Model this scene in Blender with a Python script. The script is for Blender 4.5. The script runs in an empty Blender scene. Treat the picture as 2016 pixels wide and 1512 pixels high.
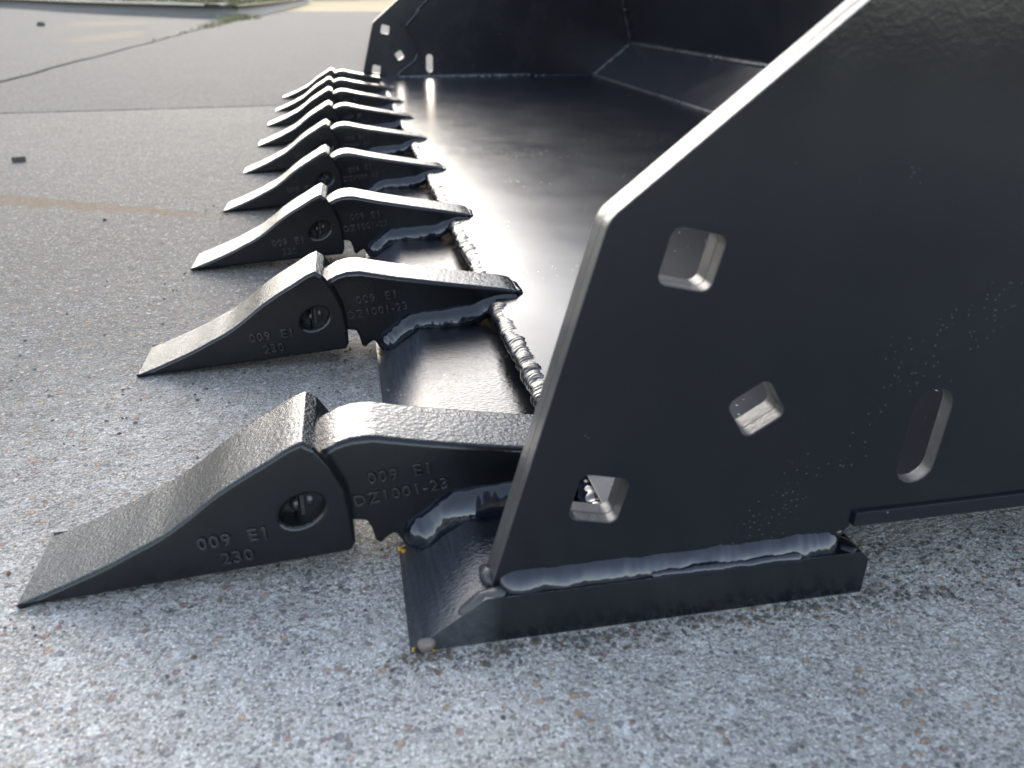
import bpy, bmesh, math, random
from mathutils import Vector, Matrix, noise
random.seed(7)
sc = bpy.context.scene
col = sc.collection

# ------------------------------------------------------------------ camera
cd = bpy.data.cameras.new("camera"); cam = bpy.data.objects.new("camera", cd); col.objects.link(cam)
FWD = Vector((0.17702421, 0.88149402, -0.43775646)); UP = Vector((0.07753364, 0.43090861, 0.89905857)); RT = Vector((0.98114778, -0.19309598, 0.00793582))
m = Matrix((RT, UP, -FWD)).transposed().to_4x4(); m.translation = Vector((-0.00834489, -0.24397339, 0.23826331))
cam.matrix_world = m
cd.sensor_width = 36; cd.lens = 1573.2 / 2016 * 36; cd.clip_start = 0.01; cd.clip_end = 2000
cd.dof.use_dof = True; cd.dof.focus_distance = 0.50; cd.dof.aperture_fstop = 12
sc.camera = cam

# ------------------------------------------------------------------ light
SUN_EL, SUN_AZ = math.radians(23), math.radians(-8)      # azimuth from +Y toward +X
w = bpy.data.worlds.new("World"); sc.world = w; w.use_nodes = True
nt = w.node_tree; bg = nt.nodes["Background"]
sky = nt.nodes.new("ShaderNodeTexSky"); sky.sky_type = 'NISHITA'; sky.sun_disc = False
sky.sun_elevation = SUN_EL; sky.sun_rotation = SUN_AZ; sky.air_density = 1.0; sky.dust_density = 1.5; sky.ozone_density = 1.0
hs = nt.nodes.new('ShaderNodeHueSaturation'); hs.inputs['Saturation'].default_value = .62     # thin high haze
nt.links.new(sky.outputs[0], hs.inputs['Color']); nt.links.new(hs.outputs[0], bg.inputs[0]); bg.inputs[1].default_value = 0.15
sd = bpy.data.lights.new("sun", 'SUN'); sun = bpy.data.objects.new("sun", sd); col.objects.link(sun)
sd.energy = 0.22; sd.angle = math.radians(46); sd.color = (1, .95, .87)
D = Vector((math.sin(SUN_AZ) * math.cos(SUN_EL), math.cos(SUN_AZ) * math.cos(SUN_EL), math.sin(SUN_EL)))
sun.rotation_euler = D.to_track_quat('Z', 'Y').to_euler()
sc.view_settings.view_transform = 'Standard'; sc.view_settings.look = 'None'; sc.view_settings.exposure = 2.0

# ------------------------------------------------------------------ fitted dimensions
T = .023; BL = .200; P0 = .0064; PT = .0134; YT = .0569; DT = .2338; TW = .0518
W = 2 * YT + 8 * DT + TW; F = W - P0 - PT
ZF = .0405                                           # top of the floor sheet

# ------------------------------------------------------------------ node helpers
def mat(name):
    mt = bpy.data.materials.new(name); mt.use_nodes = True
    n = mt.node_tree; b = n.nodes["Principled BSDF"]
    return mt, n, b
def N(n, t, **k):
    o = n.nodes.new(t)
    for a, v in k.items():
        if a in ('Scale', 'Detail', 'Roughness', 'Distortion', 'Strength', 'Distance', 'Fac', 'Randomness', 'Height'): o.inputs[a].default_value = v
        else: setattr(o, a, v)
    return o
def mixc(n, fac, a, b, mode='MIX'):
    o = n.nodes.new("ShaderNodeMix"); o.data_type = 'RGBA'; o.blend_type = mode
    for i, v in ((0, fac), (6, a), (7, b)):
        if hasattr(v, 'links') or isinstance(v, bpy.types.NodeSocket): n.links.new(v, o.inputs[i])
        elif i == 0: o.inputs[0].default_value = v
        else: o.inputs[i].default_value = (*v, 1)
    return o.outputs[2]
def math_(n, op, a, b=0, clamp=False):
    o = n.nodes.new("ShaderNodeMath"); o.operation = op; o.use_clamp = clamp
    for i, v in ((0, a), (1, b)):
        if isinstance(v, bpy.types.NodeSocket): n.links.new(v, o.inputs[i])
        else: o.inputs[i].default_value = v
    return o.outputs[0]
def ramp(n, src, lo, hi, a=0., b=1.):
    o = n.nodes.new("ShaderNodeMapRange"); n.links.new(src, o.inputs[0])
    o.inputs[1].default_value = lo; o.inputs[2].default_value = hi; o.inputs[3].default_value = a; o.inputs[4].default_value = b
    return o.outputs[0]
def coords(n, stretch=(1, 1, 1), rnd=True):
    tc = n.nodes.new("ShaderNodeTexCoord"); mp = n.nodes.new("ShaderNodeMapping"); mp.inputs[3].default_value = stretch
    n.links.new(tc.outputs['Object'], mp.inputs[0])
    if rnd:
        oi = n.nodes.new("ShaderNodeObjectInfo"); mm = math_(n, 'MULTIPLY', oi.outputs['Random'], 5.0)
        n.links.new(mm, mp.inputs[1])
    return mp.outputs[0]
def tex(n, kind, vec, scale, detail=2, rough=.5, **k):
    o = n.nodes.new("ShaderNodeTex" + kind); n.links.new(vec, o.inputs['Vector']); o.inputs['Scale'].default_value = scale
    if kind == 'Noise': o.inputs['Detail'].default_value = detail; o.inputs['Roughness'].default_value = rough
    for a, v in k.items(): setattr(o, a, v)
    return o
def bump(n, h, strength, dist, prev=None):
    o = n.nodes.new("ShaderNodeBump"); o.inputs['Strength'].default_value = strength; o.inputs['Distance'].default_value = dist
    n.links.new(h, o.inputs['Height'])
    if prev is not None: n.links.new(prev, o.inputs['Normal'])
    return o.outputs[0]

def band(n, v):
    sx = n.nodes.new('ShaderNodeSeparateXYZ'); n.links.new(v, sx.inputs[0])
    d = math_(n, 'ABSOLUTE', math_(n, 'ADD', math_(n, 'SUBTRACT', sx.outputs[2], math_(n, 'MULTIPLY', sx.outputs[0], 1.15)), .133))
    return ramp(n, d, .035, .004, -.14, .12)
def paint(name, base=(.005, .0065, .009), rough=.2, layers=((300, .5, .0004),), dust=.0, dustcol=(.25, .24, .23), stretch=(1, 1, 1), rvar=.08, specks=0., wear=0., ior=1.6, blade=False, spband=False):
    mt, n, b = mat(name); v = coords(n, rnd=not spband)
    vs = coords(n, stretch) if stretch != (1, 1, 1) else v
    c = base
    big = tex(n, 'Noise', vs, 14, 4, .6).outputs[0]
    colr = mixc(n, ramp(n, big, .4, .75, 0, dust), base, dustcol)
    if specks > 0:
        vo = tex(n, 'Voronoi', v, 560 if spband else 190); vo.inputs['Randomness'].default_value = 1
        sel = math_(n, 'LESS_THAN', vo.outputs['Distance'], .15)
        nz = tex(n, 'Noise', v, 30 if spband else 9, 3).outputs[0]
        if spband: nz = math_(n, 'ADD', nz, band(n, v))
        pick = math_(n, 'GREATER_THAN', nz, 1 - specks)
        rs = math_(n, 'GREATER_THAN', vo.outputs['Color'], .55)
        colr = mixc(n, math_(n, 'MULTIPLY', math_(n, 'MULTIPLY', sel, pick), rs), colr, (.10, .10, .10) if spband else (.28, .27, .25))
    if wear > 0:
        wn = tex(n, 'Noise', v, 60, 6, .7).outputs[0]
        colr = mixc(n, ramp(n, wn, .62, .72, 0, wear), colr, (.30, .28, .27))
    if blade:           # brushed dust on the bevel, grey dust along the bottom arris
        tc = n.nodes.new("ShaderNodeTexCoord"); sx = n.nodes.new("ShaderNodeSeparateXYZ"); n.links.new(tc.outputs['Object'], sx.inputs[0])
        mp = n.nodes.new("ShaderNodeMapping"); mp.inputs[2].default_value = (0, 0, .75); mp.inputs[3].default_value = (1, .12, 1); n.links.new(tc.outputs['Object'], mp.inputs[0])
        st = tex(n, 'Noise', mp.outputs[0], 330, 4, .6).outputs[0]
        k1 = math_(n, 'MULTIPLY', ramp(n, sx.outputs[0], .038, .028), ramp(n, st, .3, .8, .25, .6))
        colr = mixc(n, k1, colr, (.085, .09, .10))
        k2 = math_(n, 'MULTIPLY', ramp(n, sx.outputs[2], .0007, .0003), .8)
        colr = mixc(n, k2, colr, (.30, .28, .26))
    n.links.new(colr, b.inputs['Base Color'])
    n.links.new(ramp(n, big, .3, .7, rough - rvar, rough + rvar), b.inputs['Roughness'])
    b.inputs['IOR'].default_value = ior
    prev = None
    for sc_, st, di in layers:
        h = tex(n, 'Noise', vs, sc_, 3, .55).outputs[0]
        prev = bump(n, h, st, di, prev)
    if prev is not None: n.links.new(prev, b.inputs['Normal'])
    return mt

M = {}
M['side'] = paint('side_plate_paint', base=(.0045, .0056, .0082), ior=1.47, rough=.17, layers=((26, .3, .0010), (500, .2, .0003)), dust=.012, spband=True, specks=.47, rvar=.04)
M['edge'] = paint('cut_edge_paint', base=(.04, .04, .04), ior=1.45, rough=.34, layers=((60, .3, .0008), (420, .4, .0005)), dust=.3, wear=.4, dustcol=(.22, .21, .20))
M['floor'] = paint('floor_paint', base=(.009, .010, .014), rvar=.03, ior=1.40, rough=.24, layers=((22, .10, .0012), (500, .10, .0002)), dust=.008, stretch=(1, .8, 1), specks=.42)
M['blade'] = paint('cutting_edge_paint', ior=1.55, rough=.21, layers=((50, .2, .0006), (420, .6, .0005)), dust=.03, blade=True, stretch=(.8, 1.5, 1), specks=.4)
M['tip'] = paint('cast_tip_paint', ior=1.5, base=(.008, .010, .011), rough=.14, layers=((110, .3, .0012), (640, .6, .0008)), dust=.02, wear=.0)
M['castside'] = paint('cast_side_paint', base=(.004, .005, .007), rough=.20, ior=1.5, layers=((60, .12, .0008), (520, .3, .0003)), dust=.02, specks=.0, rvar=.03)
M['shank'] = paint('cast_shank_paint', ior=1.48, base=(.006, .007, .009), rough=.13, layers=((90, .25, .0010), (420, .6, .0008)), dust=.01)
M['weld'] = paint('painted_weld', ior=1.65, base=(.006, .009, .017), rough=.09, layers=((70, .15, .0010),), dust=.0, rvar=.03)
M['bead'] = paint('rippled_weld', rough=.27, layers=((260, .3, .0006),), dust=.03, ior=1.4)
M['raw'] = paint('burnt_weld', base=(.12, .095, .075), rough=.45, layers=((200, .6, .001),), dust=.2)
M['letter'] = paint('raised_letter_paint', base=(.010, .011, .013), rough=.22, layers=((500, .6, .0006),), dust=.06)
M['pin'] = paint('pin_paint', base=(.02, .02, .022), rough=.28, layers=((300, .6, .001),), wear=.4)
M['inner'] = paint('inner_paint', base=(.011, .0112, .0155), rough=.22, ior=1.5, layers=((14, .12, .0010), (400, .12, .0003)), dust=.012, rvar=.03, specks=0.)

# ------------------------------------------------------------------ object helpers
def link(name, me, m=None, parent=None, loc=(0, 0, 0)):
    o = bpy.data.objects.new(name, me); col.objects.link(o); o.location = loc
    if m is not None:
        for x in (m if isinstance(m, (list, tuple)) else [m]): me.materials.append(x)
    if parent is not None: o.parent = parent
    return o
def smooth(me, ang=35):
    me.shade_auto = None if False else None
def set_smooth(me, ang=35):
    for p in me.polygons: p.use_smooth = True
    try: me.set_sharp_from_angle(angle=math.radians(ang))
    except Exception: pass
def weighted(me):
    o = bpy.data.objects.new('tmp', me); col.objects.link(o)
    md = o.modifiers.new('wn', 'WEIGHTED_NORMAL'); md.mode = 'FACE_AREA'; md.weight = 100; md.keep_sharp = True; md.thresh = .001
    dg = bpy.context.evaluated_depsgraph_get(); dg.update()
    m2 = bpy.data.meshes.new_from_object(o.evaluated_get(dg), preserve_all_data_layers=True, depsgraph=dg)
    nm = me.name; bpy.data.objects.remove(o); bpy.data.meshes.remove(me); m2.name = nm
    return m2
def plate_mesh(name, loops, depth, bev=.001, axis='y', res=2, side_slot=False):
    """2-D closed loops (first outline, then holes) extruded by depth with rounded edges.
    axis 'y': loop is (x,z), solid spans y 0..depth; axis 'z': loop is (x,y), spans z 0..depth."""
    cu = bpy.data.curves.new(name, 'CURVE'); cu.dimensions = '2D'; cu.fill_mode = 'BOTH'
    cu.extrude = depth / 2 - bev; cu.bevel_depth = bev; cu.bevel_resolution = res; cu.offset = -bev
    for lp in loops:
        s = cu.splines.new('POLY'); s.points.add(len(lp) - 1)
        for i, (a, b) in enumerate(lp): s.points[i].co = (a, b, 0, 1)
        s.use_cyclic_u = True
    o = bpy.data.objects.new(name, cu); col.objects.link(o)
    dg = bpy.context.evaluated_depsgraph_get(); dg.update()
    me = bpy.data.meshes.new_from_object(o.evaluated_get(dg), depsgraph=dg)
    bpy.data.objects.remove(o); bpy.data.curves.remove(cu)
    if axis == 'y':
        me.transform(Matrix.Translation((0, depth / 2, 0)) @ Matrix.Rotation(math.pi / 2, 4, 'X'))
    else:
        me.transform(Matrix.Translation((0, 0, depth / 2)))
    me.materials.clear(); me.name = name
    bm = bmesh.new(); bm.from_mesh(me); bmesh.ops.remove_doubles(bm, verts=bm.verts, dist=1e-6)
    bmesh.ops.recalc_face_normals(bm, faces=bm.faces)
    if side_slot:
        ax = 1 if axis == 'y' else 2
        for f in bm.faces: f.material_index = 1 if abs(f.normal[ax]) < .8 else 0
    bm.to_mesh(me); bm.free()
    set_smooth(me, 35)
    return weighted(me)
def arc_round(pts, r, seg=5):
    """round the corners of a closed polygon; r a number or a list"""
    out = []; n = len(pts)
    for i in range(n):
        p = Vector(pts[i]); a = Vector(pts[i - 1]) - p; b = Vector(pts[(i + 1) % n]) - p
        rr = r[i] if isinstance(r, (list, tuple)) else r
        if rr <= 0: out.append(tuple(p)); continue
        la, lb = a.length, b.length; a.normalize(); b.normalize()
        ang = a.angle(b); d = min(rr / math.tan(ang / 2), la * .49, lb * .49); rr2 = d * math.tan(ang / 2)
        c = p + (a + b).normalized() * (rr2 / math.sin(ang / 2))
        s = p + a * d; e = p + b * d
        for k in range(seg + 1):
            t = k / seg; v = (s - c).lerp(e - c, t)
            v = v.normalized() * rr2 + c if v.length > 1e-9 else s
            out.append(tuple(v))
    return out
def catmull(pts, n):
    pts = [Vector(p) for p in pts]; P = [pts[0] * 2 - pts[1]] + pts + [pts[-1] * 2 - pts[-2]]; out = []
    L = len(pts) - 1
    for k in range(n + 1):
        u = k / n * L; i = min(int(u), L - 1); t = u - i; a, b, c, d = P[i:i + 4]
        out.append(.5 * ((2 * b) + (c - a) * t + (2 * a - 5 * b + 4 * c - d) * t * t + (3 * b - 3 * c + d - a) * t ** 3))
    return out
def bead(name, pts, r, up=Vector((0, 0, 1)), seg=.0012, ripple=.0, pitch=.0035, lump=.2, flat=1., seed=0, sides=14, rad=None, tilt=0.):
    """weld bead: a swept, rippled and lumpy tube along pts"""
    pts = [Vector(p) for p in pts]; ln = sum((pts[i + 1] - pts[i]).length for i in range(len(pts) - 1))
    n = max(6, int(ln / seg)); path = catmull(pts, n); bm = bmesh.new(); rings = []
    s = 0
    for i, p in enumerate(path):
        if i: s += (p - path[i - 1]).length
        t = (path[min(i + 1, n)] - path[max(i - 1, 0)]).normalized()
        sd_ = t.cross(up).normalized(); u2 = sd_.cross(t).normalized()
        e = min(s, ln - s) / (r * 1.1); env = math.sqrt(max(0.02, 1 - (1 - min(1, e)) ** 2))
        rr = r * (rad(s / ln) if rad else 1) * (1 + lump * noise.noise(Vector((s * 90, seed * 3.7, 0))))
        ring = []
        for k in range(sides):
            a = 2 * math.pi * k / sides; c0, s0 = math.cos(a), math.sin(a) * flat; ca = c0 * math.cos(tilt) - s0 * math.sin(tilt); sa = c0 * math.sin(tilt) + s0 * math.cos(tilt)
            ph = (s + .0022 * abs(ca) * 1.0 + .0010 * noise.noise(Vector((s * 200, k, seed))) + .0030 * noise.noise(Vector((s * 70, 0, seed)))) / pitch
            rip = ripple * (abs(math.sin(math.pi * ph)) - .5) * (1 + 1.1 * noise.noise(Vector((s * 55, 3, seed))))
            q = p + (sd_ * ca * rr + u2 * sa * rr) * env
            nz = noise.noise(q * 160 + Vector((seed, 0, 0))) * lump * r * .8
            q += (sd_ * ca + u2 * sa) * (rip + nz) * env
            ring.append(bm.verts.new(q))
        rings.append(ring)
    for i in range(n):
        for k in range(sides):
            bm.faces.new((rings[i][k], rings[i][(k + 1) % sides], rings[i + 1][(k + 1) % sides], rings[i + 1][k]))
    bm.faces.new(rings[0][::-1]); bm.faces.new(rings[-1])
    bmesh.ops.recalc_face_normals(bm, faces=bm.faces)
    me = bpy.data.meshes.new(name); bm.to_mesh(me); bm.free(); set_smooth(me, 70)
    return me
def text_mesh(txt, size, depth=.0010, space=1.15):
    cu = bpy.data.curves.new('lettering', 'FONT'); cu.body = txt; cu.size = size; cu.extrude = depth; cu.resolution_u = 2
    cu.space_character = space; cu.offset = .00005; cu.bevel_depth = .0002; cu.bevel_resolution = 1; cu.align_x = 'CENTER'
    o = bpy.data.objects.new('t', cu); col.objects.link(o)
    dg = bpy.context.evaluated_depsgraph_get(); dg.update()
    me = bpy.data.meshes.new_from_object(o.evaluated_get(dg), depsgraph=dg)
    bpy.data.objects.remove(o); bpy.data.curves.remove(cu); me.materials.clear(); me.name = 'raised_lettering'
    return me

# ================================================================== ground
def concrete(name, base, base2, wet=.45, stain=False, sand=False):  # stain: brown stain and painted light balance; sand: painted sun patches
    mt, n, b = mat(name)
    tc = n.nodes.new("ShaderNodeTexCoord"); v = tc.outputs['Object']
    big = tex(n, 'Noise', v, 3.2, 5, .62).outputs[0]
    mid = tex(n, 'Noise', v, 26, 5, .65).outputs[0]
    fine = tex(n, 'Noise', v, 420, 3, .6).outputs[0]
    fine2 = tex(n, 'Noise', v, 150, 4, .7).outputs[0]
    c = mixc(n, ramp(n, big, .35, .65), base, base2)
    c = mixc(n, ramp(n, mid, .38, .68, 0, .75), c, tuple(x * 1.45 for x in base))
    c = mixc(n, ramp(n, fine2, .35, .65, 0, .55), c, tuple(x * .62 for x in base))
    c = mixc(n, ramp(n, fine, .45, .72, 0, .45), c, (.36, .355, .34))
    ultra = tex(n, 'Noise', v, 900, 2, .5).outputs[0]
    c = mixc(n, ramp(n, ultra, .56, .66, 0, .5), c, (.46, .455, .44))
    c = mixc(n, ramp(n, ultra, .42, .33, 0, .45), c, tuple(x * .45 for x in base))
    blot = tex(n, 'Noise', v, 42, 5, .72).outputs[0]
    c = mixc(n, ramp(n, blot, .50, .66, 0, .34), c, tuple(x * .50 for x in base))
    blot2 = tex(n, 'Noise', v, 75, 4, .7).outputs[0]
    c = mixc(n, ramp(n, blot2, .54, .68, 0, .5), c, (.33, .335, .33))
    # foreground lifted and outer concrete darkened in colour to offset the bucket's shade
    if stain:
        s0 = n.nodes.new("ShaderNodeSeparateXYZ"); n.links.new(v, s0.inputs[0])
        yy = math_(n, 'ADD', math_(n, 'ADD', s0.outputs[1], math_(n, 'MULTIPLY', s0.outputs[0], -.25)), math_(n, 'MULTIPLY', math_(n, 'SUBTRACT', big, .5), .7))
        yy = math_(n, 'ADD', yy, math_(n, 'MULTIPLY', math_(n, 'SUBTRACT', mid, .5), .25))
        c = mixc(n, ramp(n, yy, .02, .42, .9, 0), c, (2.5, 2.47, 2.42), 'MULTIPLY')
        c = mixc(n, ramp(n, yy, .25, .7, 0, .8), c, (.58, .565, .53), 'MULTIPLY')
    if sand:            # sunlit patches painted into the left slab as paler colour
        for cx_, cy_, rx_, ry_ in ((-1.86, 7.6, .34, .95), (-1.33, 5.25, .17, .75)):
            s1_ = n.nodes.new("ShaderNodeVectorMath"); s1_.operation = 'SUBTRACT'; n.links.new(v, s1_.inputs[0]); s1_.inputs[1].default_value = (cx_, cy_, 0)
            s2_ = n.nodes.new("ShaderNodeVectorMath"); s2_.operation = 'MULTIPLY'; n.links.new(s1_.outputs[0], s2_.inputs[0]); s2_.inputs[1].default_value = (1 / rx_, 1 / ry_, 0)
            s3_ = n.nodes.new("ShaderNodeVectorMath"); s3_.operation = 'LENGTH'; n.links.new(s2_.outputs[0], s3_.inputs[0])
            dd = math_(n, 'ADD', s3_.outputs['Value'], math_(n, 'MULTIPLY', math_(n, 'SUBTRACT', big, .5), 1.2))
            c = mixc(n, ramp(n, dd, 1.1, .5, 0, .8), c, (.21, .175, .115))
    # aggregate showing through the worn paste
    dist = tex(n, 'Noise', v, 160, 2).outputs[1]
    va = n.nodes.new("ShaderNodeMix"); va.data_type = 'VECTOR'; va.inputs[0].default_value = .004
    n.links.new(v, va.inputs[4]); n.links.new(dist, va.inputs[5])
    hs = None
    for scl, thr, pick, cols in ((620, .42, .55, ((.42, .41, .39), (.10, .10, .11), (.21, .12, .085), (.34, .27, .16))), (380, .38, .45, ((.46, .46, .46), (.12, .12, .125), (.20, .18, .17), (.36, .34, .31))),
                                 (230, .38, .80, ((.20, .09, .065), (.09, .09, .105), (.46, .44, .42), (.33, .20, .10)))):
        vo = tex(n, 'Voronoi', va.outputs[1], scl)
        sep = n.nodes.new("ShaderNodeSeparateColor"); n.links.new(vo.outputs['Color'], sep.inputs[0])
        inside = ramp(n, vo.outputs['Distance'], thr + .04, thr - .04)
        sel = math_(n, 'MULTIPLY', inside, math_(n, 'GREATER_THAN', sep.outputs[0], pick))
        cr = n.nodes.new("ShaderNodeValToRGB"); cr.color_ramp.interpolation = 'CONSTANT'
        for i, q in enumerate(cols):
            if i > 1: cr.color_ramp.elements.new(i / 4)
            e = cr.color_ramp.elements[i]; e.position = i / 4; e.color = (*q, 1)
        n.links.new(sep.outputs[1], cr.inputs[0])
        c = mixc(n, math_(n, 'MULTIPLY', sel, .62), c, cr.outputs[0])
        hs = sel if hs is None else math_(n, 'MAXIMUM', hs, sel)
    if stain:
        sx = n.nodes.new("ShaderNodeSeparateXYZ"); n.links.new(v, sx.inputs[0])
        ln = math_(n, 'ADD', sx.outputs[1], math_(n, 'MULTIPLY', sx.outputs[0], .47))
        wob = math_(n, 'MULTIPLY', math_(n, 'SUBTRACT', mid, .5), .12)
        d = math_(n, 'ABSOLUTE', math_(n, 'SUBTRACT', math_(n, 'ADD', ln, wob), .665))
        wid = ramp(n, sx.outputs[0], -.45, -.15, .030, .006)
        band = ramp(n, math_(n, 'SUBTRACT', d, wid), .006, -.006)
        xlim = math_(n, 'MULTIPLY', ramp(n, sx.outputs[0], -.13, -.2), ramp(n, fine2, .35, .55, .25, 1))
        c = mixc(n, math_(n, 'MULTIPLY', math_(n, 'MULTIPLY', band, xlim), .9), c, (.14, .095, .05))
    n.links.new(c, b.inputs['Base Color'])
    n.links.new(ramp(n, fine2, .3, .7, wet - .08, wet + .14), b.inputs['Roughness']); b.inputs['Specular IOR Level'].default_value = .12
    h = math_(n, 'ADD', math_(n, 'MULTIPLY', fine2, .7), math_(n, 'MULTIPLY', fine, .5))
    h = math_(n, 'ADD', h, math_(n, 'MULTIPLY', hs, .25))
    nb = bump(n, h, 1.0, .0026); nb = bump(n, mid, .3, .006, nb)
    n.links.new(nb, b.inputs['Normal'])
    return mt
M['conc'] = concrete('worn_concrete', (.124, .120, .112), (.190, .184, .170), .7, True)
M['conc_left'] = concrete('sunpatch_concrete', (.090, .082, .064), (.128, .114, .087), .8, sand=True)
M['conc_far'] = concrete('dry_concrete', (.082, .075, .061), (.114, .104, .082), .8)
def soil_mat():
    mt, n, b = mat('sandy_soil'); v = coords(n, rnd=False)
    c = mixc(n, tex(n, 'Noise', v, .6, 5).outputs[0], (.38, .29, .13), (.28, .22, .10))
    c = mixc(n, ramp(n, tex(n, 'Noise', v, 12, 5).outputs[0], .4, .7, 0, .5), c, (.3, .25, .17))
    n.links.new(c, b.inputs['Base Color']); b.inputs['Roughness'].default_value = .95
    return mt
M['soil'] = soil_mat()
def plain(name, c, rough=.7, c2=None, scale=8):
    mt, n, b = mat(name); v = coords(n)
    cc = mixc(n, tex(n, 'Noise', v, scale, 4, .6).outputs[0], c, c2 or tuple(x * .6 for x in c))
    n.links.new(cc, b.inputs['Base Color']); b.inputs['Roughness'].default_value = rough
    n.links.new(bump(n, tex(n, 'Noise', v, scale * 8, 4).outputs[0], .6, .01), b.inputs['Normal'])
    return mt
M['grass'] = plain('grass_blades', (.12, .14, .045), .6, (.22, .20, .08), 30)
M['verge'] = plain('dry_grass_verge', (.20, .19, .07), .9, (.30, .26, .13), 3)
M['stone'] = plain('grey_stone', (.07, .068, .062), .8, (.12, .115, .105), 60)
M['kerb'] = plain('kerb_concrete', (.17, .16, .145), .8, (.12, .115, .105), 2)
M['backdrop'] = plain('olive_foliage', (.36, .28, .07), .8, (.16, .15, .04), .3)
M['joint'] = plain('joint_dirt', (.10, .095, .07), .95, (.05, .05, .045), 60)

bm = bmesh.new(); S = 600
bm.faces.new([bm.verts.new(p) for p in ((-S, -S, -.012), (S, -S, -.012), (S, S, -.012), (-S, S, -.012))])
me = bpy.data.meshes.new('ground'); bm.to_mesh(me); bm.free()
ground = link('ground', me, M['soil']); ground['kind'] = 'structure'
pav = bpy.data.objects.new('pavement', None); col.objects.link(pav); pav['kind'] = 'structure'
def slab(pts, m, top=0.0):
    me = plate_mesh('concrete_slab', [pts], .05, .0025, 'z', 1)
    me.transform(Matrix.Translation((0, 0, top - .05)))
    return link('concrete_slab', me, m, pav)
JX = lambda y: -.975 - .03 * math.sin(y * .9)                 # long joint
g = .006
def jagged(p, q, n, amp, seed):
    out = []
    for i in range(n + 1):
        t = i / n; x = p[0] + (q[0] - p[0]) * t; y = p[1] + (q[1] - p[1]) * t
        k = noise.noise(Vector((x * 9, y * 9, seed))) * amp
        out.append((x + k, y + k))
    return out
near_top = jagged((-.975, 1.703), (8, 2.79), 90, .004, 1)
right = [(12, -8), (12, 2.8)]
slab([(-.975, -2.3), (12, -2.3), (12, 3.27)] + near_top[::-1], M['conc'])
far_bot = [(x, y + .011) for x, y in near_top]
ljoint = jagged((-.975, 13.0), (-.975, 1.80), 60, .02, 3)
slab(far_bot + [(12, 3.3), (12, 13.2)] + ljoint, M['conc_far'], .0)
lj2 = [(x - .016 - .006 * noise.noise(Vector((y * 3, 0, 5))), y) for x, y in ljoint]
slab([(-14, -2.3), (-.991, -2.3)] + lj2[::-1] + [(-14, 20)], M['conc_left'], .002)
bm = bmesh.new()
bm.faces.new([bm.verts.new(p) for p in ((-1.6, -8, -.006), (12, -8, -.006), (12, 12.9, -.006), (-1.6, 12.9, -.006))])
me = bpy.data.meshes.new('joint_filling'); bm.to_mesh(me); bm.free(); link('joint_filling', me, M['joint'], pav)

# raised verge with a rolled concrete kerb round its tip
def kerb():
    base = catmull([(-14, 26), (-6.3, 16.4), (-3.1, 11.3), (-1.95, 9.75), (-1.25, 8.85), (-1.0, 8.9), (-.93, 9.7), (-.85, 12), (-.8, 16), (-.75, 24)], 70) if False else None
    pts = [Vector((x, y, 0)) for x, y in ((-14, 26), (-6.3, 16.4), (-3.1, 11.3), (-1.95, 9.75), (-1.28, 8.95), (-1.03, 8.95), (-.95, 9.7), (-.88, 12), (-.82, 16), (-.75, 24))]
    path = catmull(pts, 80)
    prof = [(0, 0), (-.03, .05), (-.07, .10), (-.12, .13), (-.17, .138), (-.32, .138), (-.32, .0)]
    bm = bmesh.new(); rings = []
    for i, p in enumerate(path):
        t = (path[min(i + 1, 80)] - path[max(i - 1, 0)]).normalized(); nrm = Vector((t.y, -t.x, 0))    # outward (right of travel is inside)
        out = -Vector((-t.y, t.x, 0)) * -1
        out = Vector((-t.y, t.x, 0)) * -1
        rings.append([bm.verts.new(p + out * a + Vector((0, 0, b + .008 * noise.noise(p * 2)))) for a, b in prof])
    for i in range(80):
        for k in range(len(prof) - 1):
            bm.faces.new((rings[i][k], rings[i + 1][k], rings[i + 1][k + 1], rings[i][k + 1]))
    bmesh.ops.recalc_face_normals(bm, faces=bm.faces)
    me = bpy.data.meshes.new('kerb'); bm.to_mesh(me); bm.free(); set_smooth(me, 50)
    return me, path
me, kpath = kerb()
kb = link('kerb', me, M['kerb']); kb['kind'] = 'structure'
bm = bmesh.new()
bm.faces.new([bm.verts.new((p.x, p.y, .12)) for p in kpath[2:]])
bmesh.ops.triangulate(bm, faces=bm.faces); bmesh.ops.recalc_face_normals(bm, faces=bm.faces)
me = bpy.data.meshes.new('grass_verge'); bm.to_mesh(me); bm.free(); vg = link('grass_verge', me, M['verge']); vg['kind'] = 'structure'

def blades(spots, h, seed):
    rnd = random.Random(seed); bm = bmesh.new()
    for (x, y, z, hh) in spots:
        a = rnd.random() * 6.28; l = hh * rnd.uniform(.5, 1.1); wd = l * .07 + .001; lean = rnd.uniform(.2, 1.1)
        dx, dy = math.cos(a), math.sin(a); px, py = -dy * wd, dx * wd
        v = [bm.verts.new((x - px, y - py, z)), bm.verts.new((x + px, y + py, z)),
             bm.verts.new((x + dx * l * .4 * lean + px * .7, y + dy * l * .4 * lean + py * .7, z + l * .6)), bm.verts.new((x + dx * l * .4 * lean - px * .7, y + dy * l * .4 * lean - py * .7, z + l * .6)),
             bm.verts.new((x + dx * l * lean, y + dy * l * lean, z + l * .8))]
        bm.faces.new(v[:4]); bm.faces.new((v[3], v[2], v[4]))
    me = bpy.data.meshes.new('grass'); bm.to_mesh(me); bm.free(); return me
rnd = random.Random(3); sp = []
for k in range(1500):
    y = rnd.uniform(2.2, 9.2); dens = noise.noise(Vector((y * 1.7, 0, 0))) + (y - 5.2) * .22
    if rnd.random() < max(.03, dens): sp.append((-.984 + rnd.gauss(0, .018 + .008 * max(0, y - 5)), y, -.004, .02 + .03 * min(1, max(0, (y - 4) / 4))))
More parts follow.
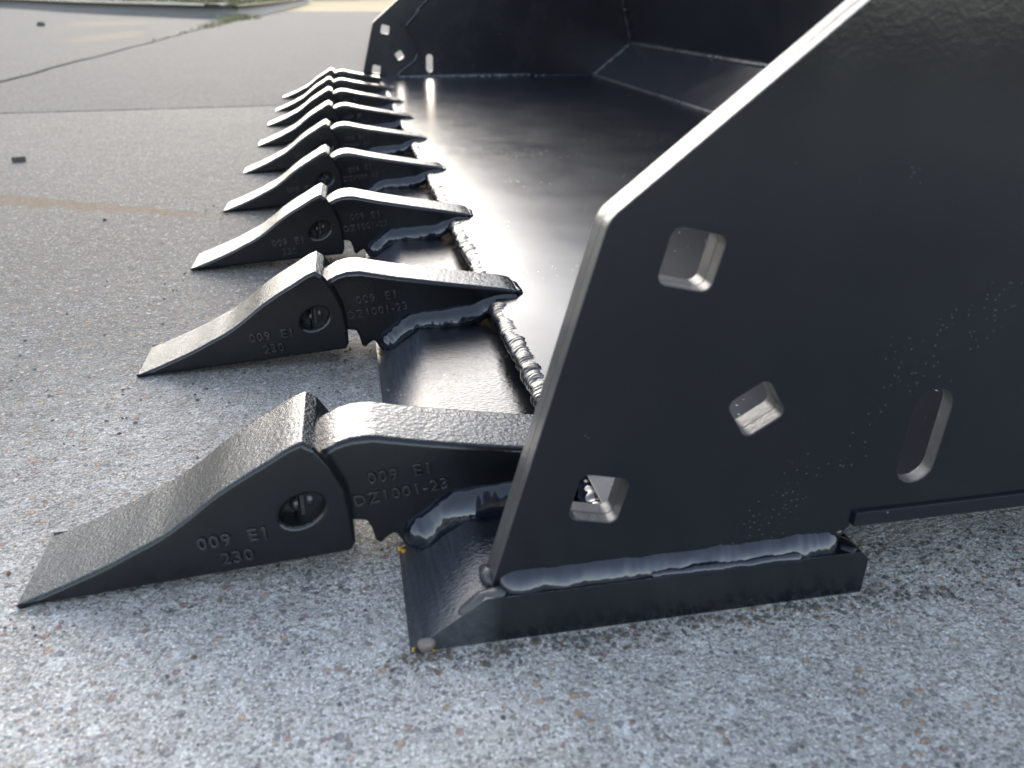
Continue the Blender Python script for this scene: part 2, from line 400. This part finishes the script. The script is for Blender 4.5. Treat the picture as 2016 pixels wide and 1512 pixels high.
for k in range(160):
    sp.append((-1.0 + rnd.gauss(0, .1), 8.9 + rnd.gauss(0, .25), 0, .07))
gr = link('joint_grass', blades(sp, .04, 1), M['grass']); gr['kind'] = 'stuff'
gr['label'] = 'short green grass growing in the long pavement joint'; gr['category'] = 'grass'
sp = []
for k in range(9000):
    i = rnd.randrange(8, len(kpath) - 2); p = kpath[i].lerp(kpath[i + 1], rnd.random()); q = p.lerp(Vector((-4, 24, 0)), rnd.random() ** 2 * .4 + .03)
    sp.append((q.x, q.y, .12, .08))
vgr = link('verge_grass', blades(sp, .08, 2), M['grass']); vgr['kind'] = 'stuff'; vgr['label'] = 'thin grass on the raised verge behind the kerb'; vgr['category'] = 'grass'

def stone_obj(name, loc, size, label, cat, boxy, seed, rz=0.):
    bm = bmesh.new()
    if boxy:
        bmesh.ops.create_cube(bm, size=1); bmesh.ops.subdivide_edges(bm, edges=bm.edges, cuts=2, use_grid_fill=True)
    else: bmesh.ops.create_icosphere(bm, subdivisions=3, radius=.6)
    for v in bm.verts:
        v.co += v.co.normalized() * noise.noise(v.co * 2.1 + Vector((seed, 0, 0))) * .16
        v.co = Vector((v.co.x * size[0], v.co.y * size[1], (v.co.z + .5) * size[2]))
    bmesh.ops.bevel(bm, geom=[e for e in bm.edges if boxy and e.calc_face_angle(0) > .8], offset=min(size) * .07, segments=1, affect='EDGES') if boxy else None
    me = bpy.data.meshes.new(name); bm.to_mesh(me); bm.free(); set_smooth(me, 35)
    o = link(name, me, M['stone'], None, loc); o.rotation_euler.z = rz; o['label'] = label; o['category'] = cat
    return o
stone_obj('concrete_chip', (-.512, 1.145, 0), (.018, .010, .0075), 'small flat grey chip lying on bare concrete left of the bucket teeth', 'stone', True, 4, .12)
stone_obj('pebble', (-2.18, 6.8, .002), (.05, .045, .030), 'dark round pebble on the far pale slab below the kerb', 'stone', False, 9)
stone_obj('pebble', (-.292, .742, 0), (.003, .003, .0025), 'tiny dark grit stone by the brown stain on the concrete', 'stone', False, 5)

# ================================================================== bucket
root = bpy.data.objects.new('loader_bucket', None); col.objects.link(root)
root['label'] = 'black steel loader bucket with a row of nine welded digging teeth resting on concrete'; root['category'] = 'bucket'

# cutting edge (bevelled blade)
prof = [(0, 0), (0, .0014), (.031, T), (.1955, T), (BL, T - .0045), (BL, 0)]
me = plate_mesh('cutting_edge', [prof], W, .0005, 'y', 1)
edge = link('cutting_edge', me, M['blade'], root)

# side plates
def rsq(c, s, ang, r=.0035):
    pts = []
    for dx, dz in ((-1, -1), (1, -1), (1, 1), (-1, 1)):
        a = ang; x, z = dx * s / 2, dz * s / 2
        pts.append((c[0] + x * math.cos(a) - z * math.sin(a), c[1] + x * math.sin(a) + z * math.cos(a)))
    return arc_round(pts, r, 4)
def slot(c, wd, h, ang, seg=8):
    pts = []; r = wd / 2; hh = h / 2 - r
    for k in range(seg + 1):
        a = math.pi * k / seg; pts.append((r * math.cos(a), hh + r * math.sin(a)))
    for k in range(seg + 1):
        a = math.pi + math.pi * k / seg; pts.append((r * math.cos(a), -hh + r * math.sin(a)))
    return [(c[0] + x * math.cos(ang) - z * math.sin(ang), c[1] + x * math.sin(ang) + z * math.cos(ang)) for x, z in pts]
T1 = .0062                                   # outer side sheet; an inner doubler plate brings the front to PT
out = arc_round([(.0340, T - .0005), (.0742, .1716), (.600, .602), (.83, .602), (.83, ZF), (.193, ZF), (.190, .031), (.184, T - .0005)],
                [0, .012, .03, .03, .01, .003, .003, .0], 6)
holes = [rsq((.1052, .1562), .0205, math.radians(-13)), rsq((.1388, .0948), .0185, math.radians(32)), rsq((.0772, .0605), .0205, math.radians(-13))]
sl = slot((.2172, .0745), .0170, .0445, math.radians(-2))
me = plate_mesh('side_plate', [out] + holes + [sl], T1, .0005, 'y', 2, side_slot=True)
s1 = link('side_plate', me, [M['side'], M['edge']], root, (0, P0, 0)); s1['label'] = 'near side plate with three square holes and a slot'
s2 = link('side_plate', me, None, root, (0, F + PT - T1, 0)); s2['label'] = 'far side plate'
s2.material_slots[0].link = 'OBJECT'; s2.material_slots[0].material = M['inner']
dcurve = [(.130, ZF), (.140, .055), (.159, .068), (.178, .083), (.1855, .100), (.180, .125), (.163, .146), (.158, .163), (.169, .176), (.192, .199), (.223, .232), (.58, .53)]
dc = [(p.x, p.z) for p in catmull([(x, 0, z) for x, z in dcurve], 60)]
dout = arc_round([(.0342, T - .0005), (.0744, .1716)], 0)
dout = [(.0340, T - .0005)] + arc_round([(.0340, T - .0005), (.0742, .1716), (.580, .5858)], [0, .012, 0], 6)[1:] + dc[::-1] + [(.130, T - .0005)]
me = plate_mesh('inner_doubler', [dout] + holes, PT - T1, .0003, 'y', 2, side_slot=True)
link('inner_doubler', me, [M['inner'], M['edge']], root, (0, P0 + T1, 0)); link('inner_doubler', me, None, root, (0, F, 0))

# floor sheet, slope panel, back sheet
fo = [(.087, P0 + PT), (.131, P0 + PT), (.131, P0 + T1), (.192, P0 + T1), (.192, P0 - .002), (.672, P0 - .002), (.672, F + PT + .002), (.192, F + PT + .002), (.192, F + PT - T1), (.131, F + PT - T1), (.131, F), (.087, F)]
me = plate_mesh('floor_sheet', [fo], .0072, .0007, 'z', 1); me.transform(Matrix.Translation((0, 0, ZF - .0072)))
fl = link('floor_sheet', me, M['floor'], root)
def sheet(name, a, b, y0, y1, th, m):
    a = Vector((a[0], 0, a[1])); b = Vector((b[0], 0, b[1])); t = (b - a).normalized(); nn = Vector((t.z, 0, -t.x)) * th
    bm = bmesh.new(); vs = []
    ny = 24
    for j in range(ny + 1):
        y = y0 + (y1 - y0) * j / ny
        vs.append([bm.verts.new((p.x, y, p.z)) for p in (a, b, b + nn, a + nn)])
    for j in range(ny):
        for k in range(4): bm.faces.new((vs[j][k], vs[j][(k + 1) % 4], vs[j + 1][(k + 1) % 4], vs[j + 1][k]))
    bm.faces.new(vs[0]); bm.faces.new(vs[-1][::-1]); bmesh.ops.recalc_face_normals(bm, faces=bm.faces)
    me = bpy.data.meshes.new(name); bm.to_mesh(me); bm.free(); return link(name, me, m, root)
YI0, YI1 = P0 + T1, F + PT - T1
sheet('slope_panel', (.668, ZF), (.772, .122), YI0, YI1, .007, M['inner'])
sheet('back_sheet', (.772, .121), (.640, .590), YI0, YI1, .007, M['inner'])

# teeth --------------------------------------------------------------
tip_o = [(-.1640, -.0002), (-.1632, .0016), (-.150, .0064), (-.127, .0158), (-.112, .0232), (-.1005, .0290), (-.0885, .0372), (-.0767, .0464), (-.065, .0540),
         (-.0534, .0607), (-.0443, .0662), (-.0378, .0690), (-.0325, .0652), (-.0262, .0550), (-.0208, .0425), (-.0194, .0300), (-.0193, .0145), (-.0215, .0104)]
_c = catmull([(a, b, 0) for a, b in tip_o[1:12]], 44)
tip_o = [tip_o[0]] + [(p.x, p.y) for p in _c] + tip_o[12:]
tip_o = arc_round(tip_o, [.0004, .0006] + [0] * 43 + [.0012, .004, .01, .01, .01, .002, .002], 3)
pinhole = [(-.0408 + .0098 * math.cos(a) + .0012 * math.sin(a), .0350 + .0080 * math.sin(a) + .0018 * math.cos(a)) for a in [2 * math.pi * k / 22 for k in range(22)]]
tip_me = plate_mesh('tooth_tip', [tip_o, pinhole], TW, .0024, 'y', 3, side_slot=True)
sh_o = [(-.045, .052), (-.0300, .0600), (-.0240, .0633), (-.0170, .0652), (-.0087, .0655), (.0024, .0630), (.0165, .0600), (.0453, .0549), (.0750, .0500), (.0960, .0466),
        (.1035, .0445), (.1080, .0395), (.1090, .0300), (.030, .018), (.0035, .0045), (-.0012, .0130), (-.0052, .0104), (-.0078, .0076), (-.0103, .0095), (-.0117, .0165), (-.0136, .0212), (-.0190, .0222), (-.045, .022)]
sh_o = arc_round(sh_o, [.001, .006, .006, .01, .02, .03, .05, .05, .05, .03, .004, .003, .003, .01, .001, .0015, .001, .0014, .001, .003, .0018, .003, .001], 3)
SW = .037; SY = .0062
sh_me = plate_mesh('tooth_shank', [sh_o], SW, .0030, 'y', 3, side_slot=True)
sh_me.transform(Matrix.Translation((0, SY, 0)))
def pinm():
    bm = bmesh.new()
    for (dx, dz, rx, rz) in ((-.0030, -.0008, .0032, .0042), (.0032, .0012, .0036, .0046)):
        r = bmesh.ops.create_uvsphere(bm, u_segments=14, v_segments=10, radius=1)
        for v in r['verts']:
            n_ = noise.noise(v.co * 1.7 + Vector((dx * 900, 0, 0))) * .25
            v.co = Vector((v.co.x * rx * (1 + n_) + dx, v.co.y * .006 + .011, v.co.z * rz * (1 + n_) + dz))
    r = bmesh.ops.create_cone(bm, cap_ends=True, segments=16, radius1=.0115, radius2=.0115, depth=TW - .020)
    for v in r['verts']: v.co = Vector((v.co.x, v.co.z + TW / 2 + .002, v.co.y))
    r = bmesh.ops.create_cube(bm, size=1)
    for v in r['verts']: v.co = Vector((v.co.x * .0016, v.co.y * .01 + .010, v.co.z * .010)); 
    me = bpy.data.meshes.new('retaining_pin'); bm.to_mesh(me); bm.free(); set_smooth(me, 50); me.transform(Matrix.Translation((-.0408, 0, .0350))); return me
pin_me = pinm()
def inner_ring():
    # rim recess round the pocket on the back face of the tip
    return None
yb0 = SY
wpts = [(.0035, yb0 - .0005, .0095), (.012, yb0 - .001, .0155), (.024, yb0 - .0015, .0245), (.034, yb0 - .001, .0270), (.052, yb0 - .0008, .0280), (.070, yb0, .0300), (.082, yb0 + .0003, .0350), (.094, yb0 + .0005, .0375), (.103, yb0 + .0025, .0375), (.1075, yb0 + .008, .0370)]
yf = SY + SW
wfar = [(.1080, yb0 + SW * .5, .0370), (.1075, yf - .008, .0370), (.103, yf - .0025, .0375), (.094, yf - .001, .0375), (.082, yf, .0350), (.070, yf, .0300), (.052, yf + .001, .0280), (.034, yf + .001, .0270), (.024, yf + .0015, .0245), (.012, yf + .001, .0155), (.0035, yf, .0095)]
def bead_w(seed): return bead('weld_bead', wpts + wfar, .0100, seg=.0011, ripple=.00035, pitch=.0045, lump=.11, flat=.62, tilt=-.75, seed=seed, sides=24, rad=lambda t: .62 + .38 * min(1, abs(t - .5) * 4) ** 1.5)
wb = [bead_w(1), bead_w(5)]
for x in wb: x.materials.append(M['weld'])
L1 = text_mesh('009  E1', .0088); L2 = text_mesh('230', .0088, space=1.1); L3 = text_mesh('009  E1', .0084); L4 = text_mesh('DZ1001-23', .0082)
for x in (L1, L2, L3, L4): x.materials.append(M['letter'])
[tip_me.materials.append(M[q]) for q in ('castside', 'tip')]; [sh_me.materials.append(M[q]) for q in ('castside', 'shank')]; pin_me.materials.append(M['pin'])
for k in range(9):
    y = YT + k * DT
    t = link('digging_tooth', sh_me, None, root, (0, y, 0))
    t.name = 'tooth_shank' if k == 0 else 'tooth_shank.%03d' % k
    tp = link('tooth_tip', tip_me, None, t); link('retaining_pin', pin_me, None, t)
    link('weld_bead', wb[k % 2], None, t)
    for me_, x, z, yy, rot in ((L1, -.0705, .0222, 0, .09), (L2, -.0702, .0124, 0, .09), (L3, .0030, .0435, SY, .10), (L4, .0030, .0335, SY, .12)):
        o = link('raised_lettering', me_, None, t, (x, yy - .0001, z)); o.rotation_euler = (math.pi / 2, -rot, 0)
    r = random.Random(k); 
    if k > 1: t.rotation_euler = (r.uniform(-.014, .014), r.uniform(-.008, .008), r.uniform(-.022, .022)); t.location.x = r.uniform(-.0015, .0015)

# welds ---------------------------------------------------------------
def wl(me, m='weld', parent=root, name='weld_bead'):
    return link(name, me, M[m], parent)
for k in range(0, 8):      # rippled bead where the floor sheet laps the cutting edge
    a = YT + k * DT + TW + .004 if k >= 0 else YI0 + .002; b = YT + (k + 1) * DT + .002 if k < 8 else YI1 - .002
    wl(bead('weld_bead', [(.0880, a, .0350), (.0888, (a * 2 + b) / 3, .0356), (.0878, (a + 2 * b) / 3, .0358), (.0884, b, .0350)], .0072, ripple=.0005, pitch=.0032, lump=.22, flat=.72, seed=k + 11, seg=.0006, sides=22), 'bead')
wl(bead('weld_bead', [(.0370, P0 + .0010, T + .0022), (.09, P0 + .0012, T + .0022), (.14, P0 + .0010, T + .0025), (.1875, P0 + .0012, T + .0035)], .0078, ripple=.0004, pitch=.0040, lump=.13, flat=.55, tilt=-.8, seed=2, sides=24))
wl(bead('weld_bead', [(.100, P0 - .0045, T + .0002), (.13, P0 - .0048, T + .0003), (.168, P0 - .0045, T + .0002)], .0022, lump=.5, seed=8, ripple=.0003))
wl(bead('weld_bead', [(.186, P0 + .001, T + .004), (.1905, P0 + .003, T + .009), (.1915, P0 + .002, ZF - .003)], .0028, lump=.5, seed=3), 'weld')
wl(bead('weld_bead', [(.1880, .0035, T - .0003), (.1915, .0060, T - .0003), (.1930, .0120, T - .0005)], .0042, lump=.5, flat=.35, seed=41, seg=.0008), 'bead')
wl(bead('weld_bead', [(.0345, P0 + .001, T + .001), (.0335, P0 + .008, T + .001), (.0335, P0 + PT, T + .001)], .0030, lump=.4, seed=4, seg=.0008), 'edge')
wl(bead('weld_bead', [(.038, P0 + PT + .001, T + .002), (.083, P0 + PT + .001, T + .002)], .006, lump=.2, seed=14))
wl(bead('weld_bead', [(.040, .0045, T - .0005), (.030, .0035, T - .0015), (.020, .0025, T - .0085)], .0030, lump=.6, flat=.55, seed=6, seg=.0007), 'edge')
wl(bead('weld_bead', [(.0035, .0006, .0022), (.0070, .0004, .0040), (.0105, .0004, .0042)], .0024, lump=.9, seed=16, seg=.0006), 'raw')
# inner fillets
wl(bead('weld_bead', [(.0865, YI0 + .002, .0330), (.0870, YT + .004, .0335)], .0055, lump=.3, seed=31))
wl(bead('weld_bead', [(.0865, YI1 - .002, .0330), (.0870, YT + 8 * DT + TW - .004, .0335)], .0084, lump=.12, seed=32))
for yy, sg in ((F + .001, 1), (P0 + PT - .001, -1)):       # two runs of weld round the edge of each doubler
    for seg_ in (dcurve[0:5], dcurve[7:12]):
        wl(bead('weld_bead', [(x + .001, yy, z) for x, z in seg_], .0042, lump=.15, seed=33, seg=.003, sides=10, flat=.8))

# fillets inside the bucket
wl(bead('weld_bead', [(.125, YI1, ZF), (.3, YI1, ZF), (.50, YI1, ZF)], .0085, ripple=.0004, lump=.12, seed=21, seg=.003))
wl(bead('weld_bead', [(.50, YI1, ZF), (.668, YI1, ZF)], .005, ripple=.0004, lump=.15, seed=22, seg=.003))
wl(bead('weld_bead', [(.140, YI0 + .0035, ZF), (.4, YI0 + .0035, ZF), (.660, YI0 + .0035, ZF)], .0055, ripple=.0004, lump=.12, seed=23, seg=.003))
wl(bead('weld_bead', [(.668, YI1 - .001, ZF), (.720, YI1 - .001, .0815), (.770, YI1 - .001, .121)], .0065, lump=.15, seed=24, seg=.003))
wl(bead('weld_bead', [(.770, YI1 - .001, .121), (.735, YI1 - .001, .245), (.665, YI1 - .001, .50)], .0045, lump=.2, seed=25, seg=.003))
wl(bead('weld_bead', [(.667, YI0, ZF + .001), (.667, .7, ZF + .001), (.667, 1.4, ZF + .001), (.667, YI1, ZF + .001)], .0040, lump=.25, seed=26, seg=.004, sides=10), 'edge')
wl(bead('weld_bead', [(.770, YI0, .1215), (.770, .7, .1215), (.770, 1.4, .1215), (.770, YI1, .1215)], .0045, ripple=.001, pitch=.012, lump=.5, seed=27, seg=.004, sides=10), 'edge')

# bits of bare yellow primer at unpainted corners
M['yellow'] = plain('yellow_primer', (.75, .42, .02), .6, (.6, .3, .02), 80)
for loc, sz in (((.0012, -.0003, .0030), .0005), ((.0011, -.0003, .0018), .0005), ((.0092, -.0003, .0007), .0006), ((.002, YT + SY - .0005, .0035), .0011), ((.0005, YT + SY + .002, .0030), .0011), ((.002, YT + DT + SY - .0005, .0035), .0012)):
    bm = bmesh.new(); bmesh.ops.create_icosphere(bm, subdivisions=2, radius=sz)
    for v in bm.verts: v.co *= 1 + .4 * noise.noise(v.co * 900 + Vector(loc) * 50)
    me = bpy.data.meshes.new('primer_speck'); bm.to_mesh(me); bm.free(); link('primer_speck', me, M['yellow'], root, loc)

# loose grit swept against the steel and lying on the slab
def grit(n_, seed):
    rnd = random.Random(seed); V = []; Fc = []; mi = []
    base = bmesh.new(); bmesh.ops.create_icosphere(base, subdivisions=1, radius=1); bv = [v.co.copy() for v in base.verts]; bf = [[v.index for v in f.verts] for f in base.faces]; base.free()
    for k in range(n_):
        t = rnd.random()
        if t < .28: x, y = rnd.uniform(-.01, .24), -abs(rnd.gauss(0, .006)) - .0006
        elif t < .42: x, y = rnd.uniform(.2, .32), rnd.uniform(-.01, .03)
        elif t < .62: kk = rnd.randrange(0, 5); x, y = rnd.uniform(-.17, .0), YT + kk * DT + rnd.gauss(0, .012)
        else: x, y = rnd.uniform(-.3, .35), rnd.uniform(-.12, .9)
        if 0 <= x <= .2 and y > -.001: continue
        sz = .0003 + .0009 * rnd.random() ** 2.2; o = len(V); e = (sz * rnd.uniform(.7, 1.4), sz * rnd.uniform(.7, 1.4), sz * rnd.uniform(.5, .9)); a = rnd.random() * 6.28
        for v in bv:
            q = 1 + .35 * noise.noise(v * 1.3 + Vector((k, 0, 0))); px, py = v.x * e[0] * q, v.y * e[1] * q
            V.append((x + px * math.cos(a) - py * math.sin(a), y + px * math.sin(a) + py * math.cos(a), v.z * e[2] * q + e[2] * .5))
        m_ = rnd.choice((0, 0, 1, 2))
        for f in bf: Fc.append([i + o for i in f]); mi.append(m_)
    me = bpy.data.meshes.new('grit'); me.from_pydata(V, [], Fc); me.polygons.foreach_set('material_index', mi); return me
gm = grit(3200, 5)
for mm_ in (M['stone'], plain('pale_grit', (.30, .29, .27), .8, (.2, .19, .17), 90), plain('brown_grit', (.13, .09, .06), .8, (.2, .14, .09), 90)): gm.materials.append(mm_)
go = link('grit', gm); go['kind'] = 'stuff'; go['label'] = 'loose sand and grit lying on the concrete around the bucket'; go['category'] = 'grit'

# far-off wood beyond the verge, to the left (out of view, added to give the gloss paint an olive horizon)
def backdrop():
    rnd = random.Random(8); V = []; Fc = []
    for k in range(20):
        az = math.radians(1 - k * 4.5 + rnd.uniform(-1.5, 1.5)); d = rnd.uniform(34, 44); cx_, cy_ = d * math.sin(az), d * math.cos(az); h = rnd.uniform(3.5, 7.5) if k > 3 else rnd.uniform(1.8, 3.2)
        for j in range(900):
            a = rnd.random() * 6.283; u = rnd.random(); rr = 2.6 * math.sqrt(max(0, 1 - (2 * u - .9) ** 2)) * rnd.uniform(.4, 1)
            c_ = Vector((cx_ + rr * math.cos(a), cy_ + rr * math.sin(a), .3 + h * u)); s_ = rnd.uniform(.15, .35)
            n1 = Vector((rnd.gauss(0, 1), rnd.gauss(0, 1), rnd.gauss(0, 1))).normalized() * s_; n2 = n1.orthogonal().normalized() * s_
            o = len(V); V += [tuple(c_ + n1), tuple(c_ + n2), tuple(c_ - n1), tuple(c_ - n2)]; Fc.append((o, o + 1, o + 2, o + 3))
    me = bpy.data.meshes.new('backdrop'); me.from_pydata(V, [], Fc); return me
wo = link('backdrop', backdrop(), M['backdrop']); wo['kind'] = 'stuff'; wo['label'] = 'far wood of olive trees, added out of view for the reflections'; wo['category'] = 'backdrop'
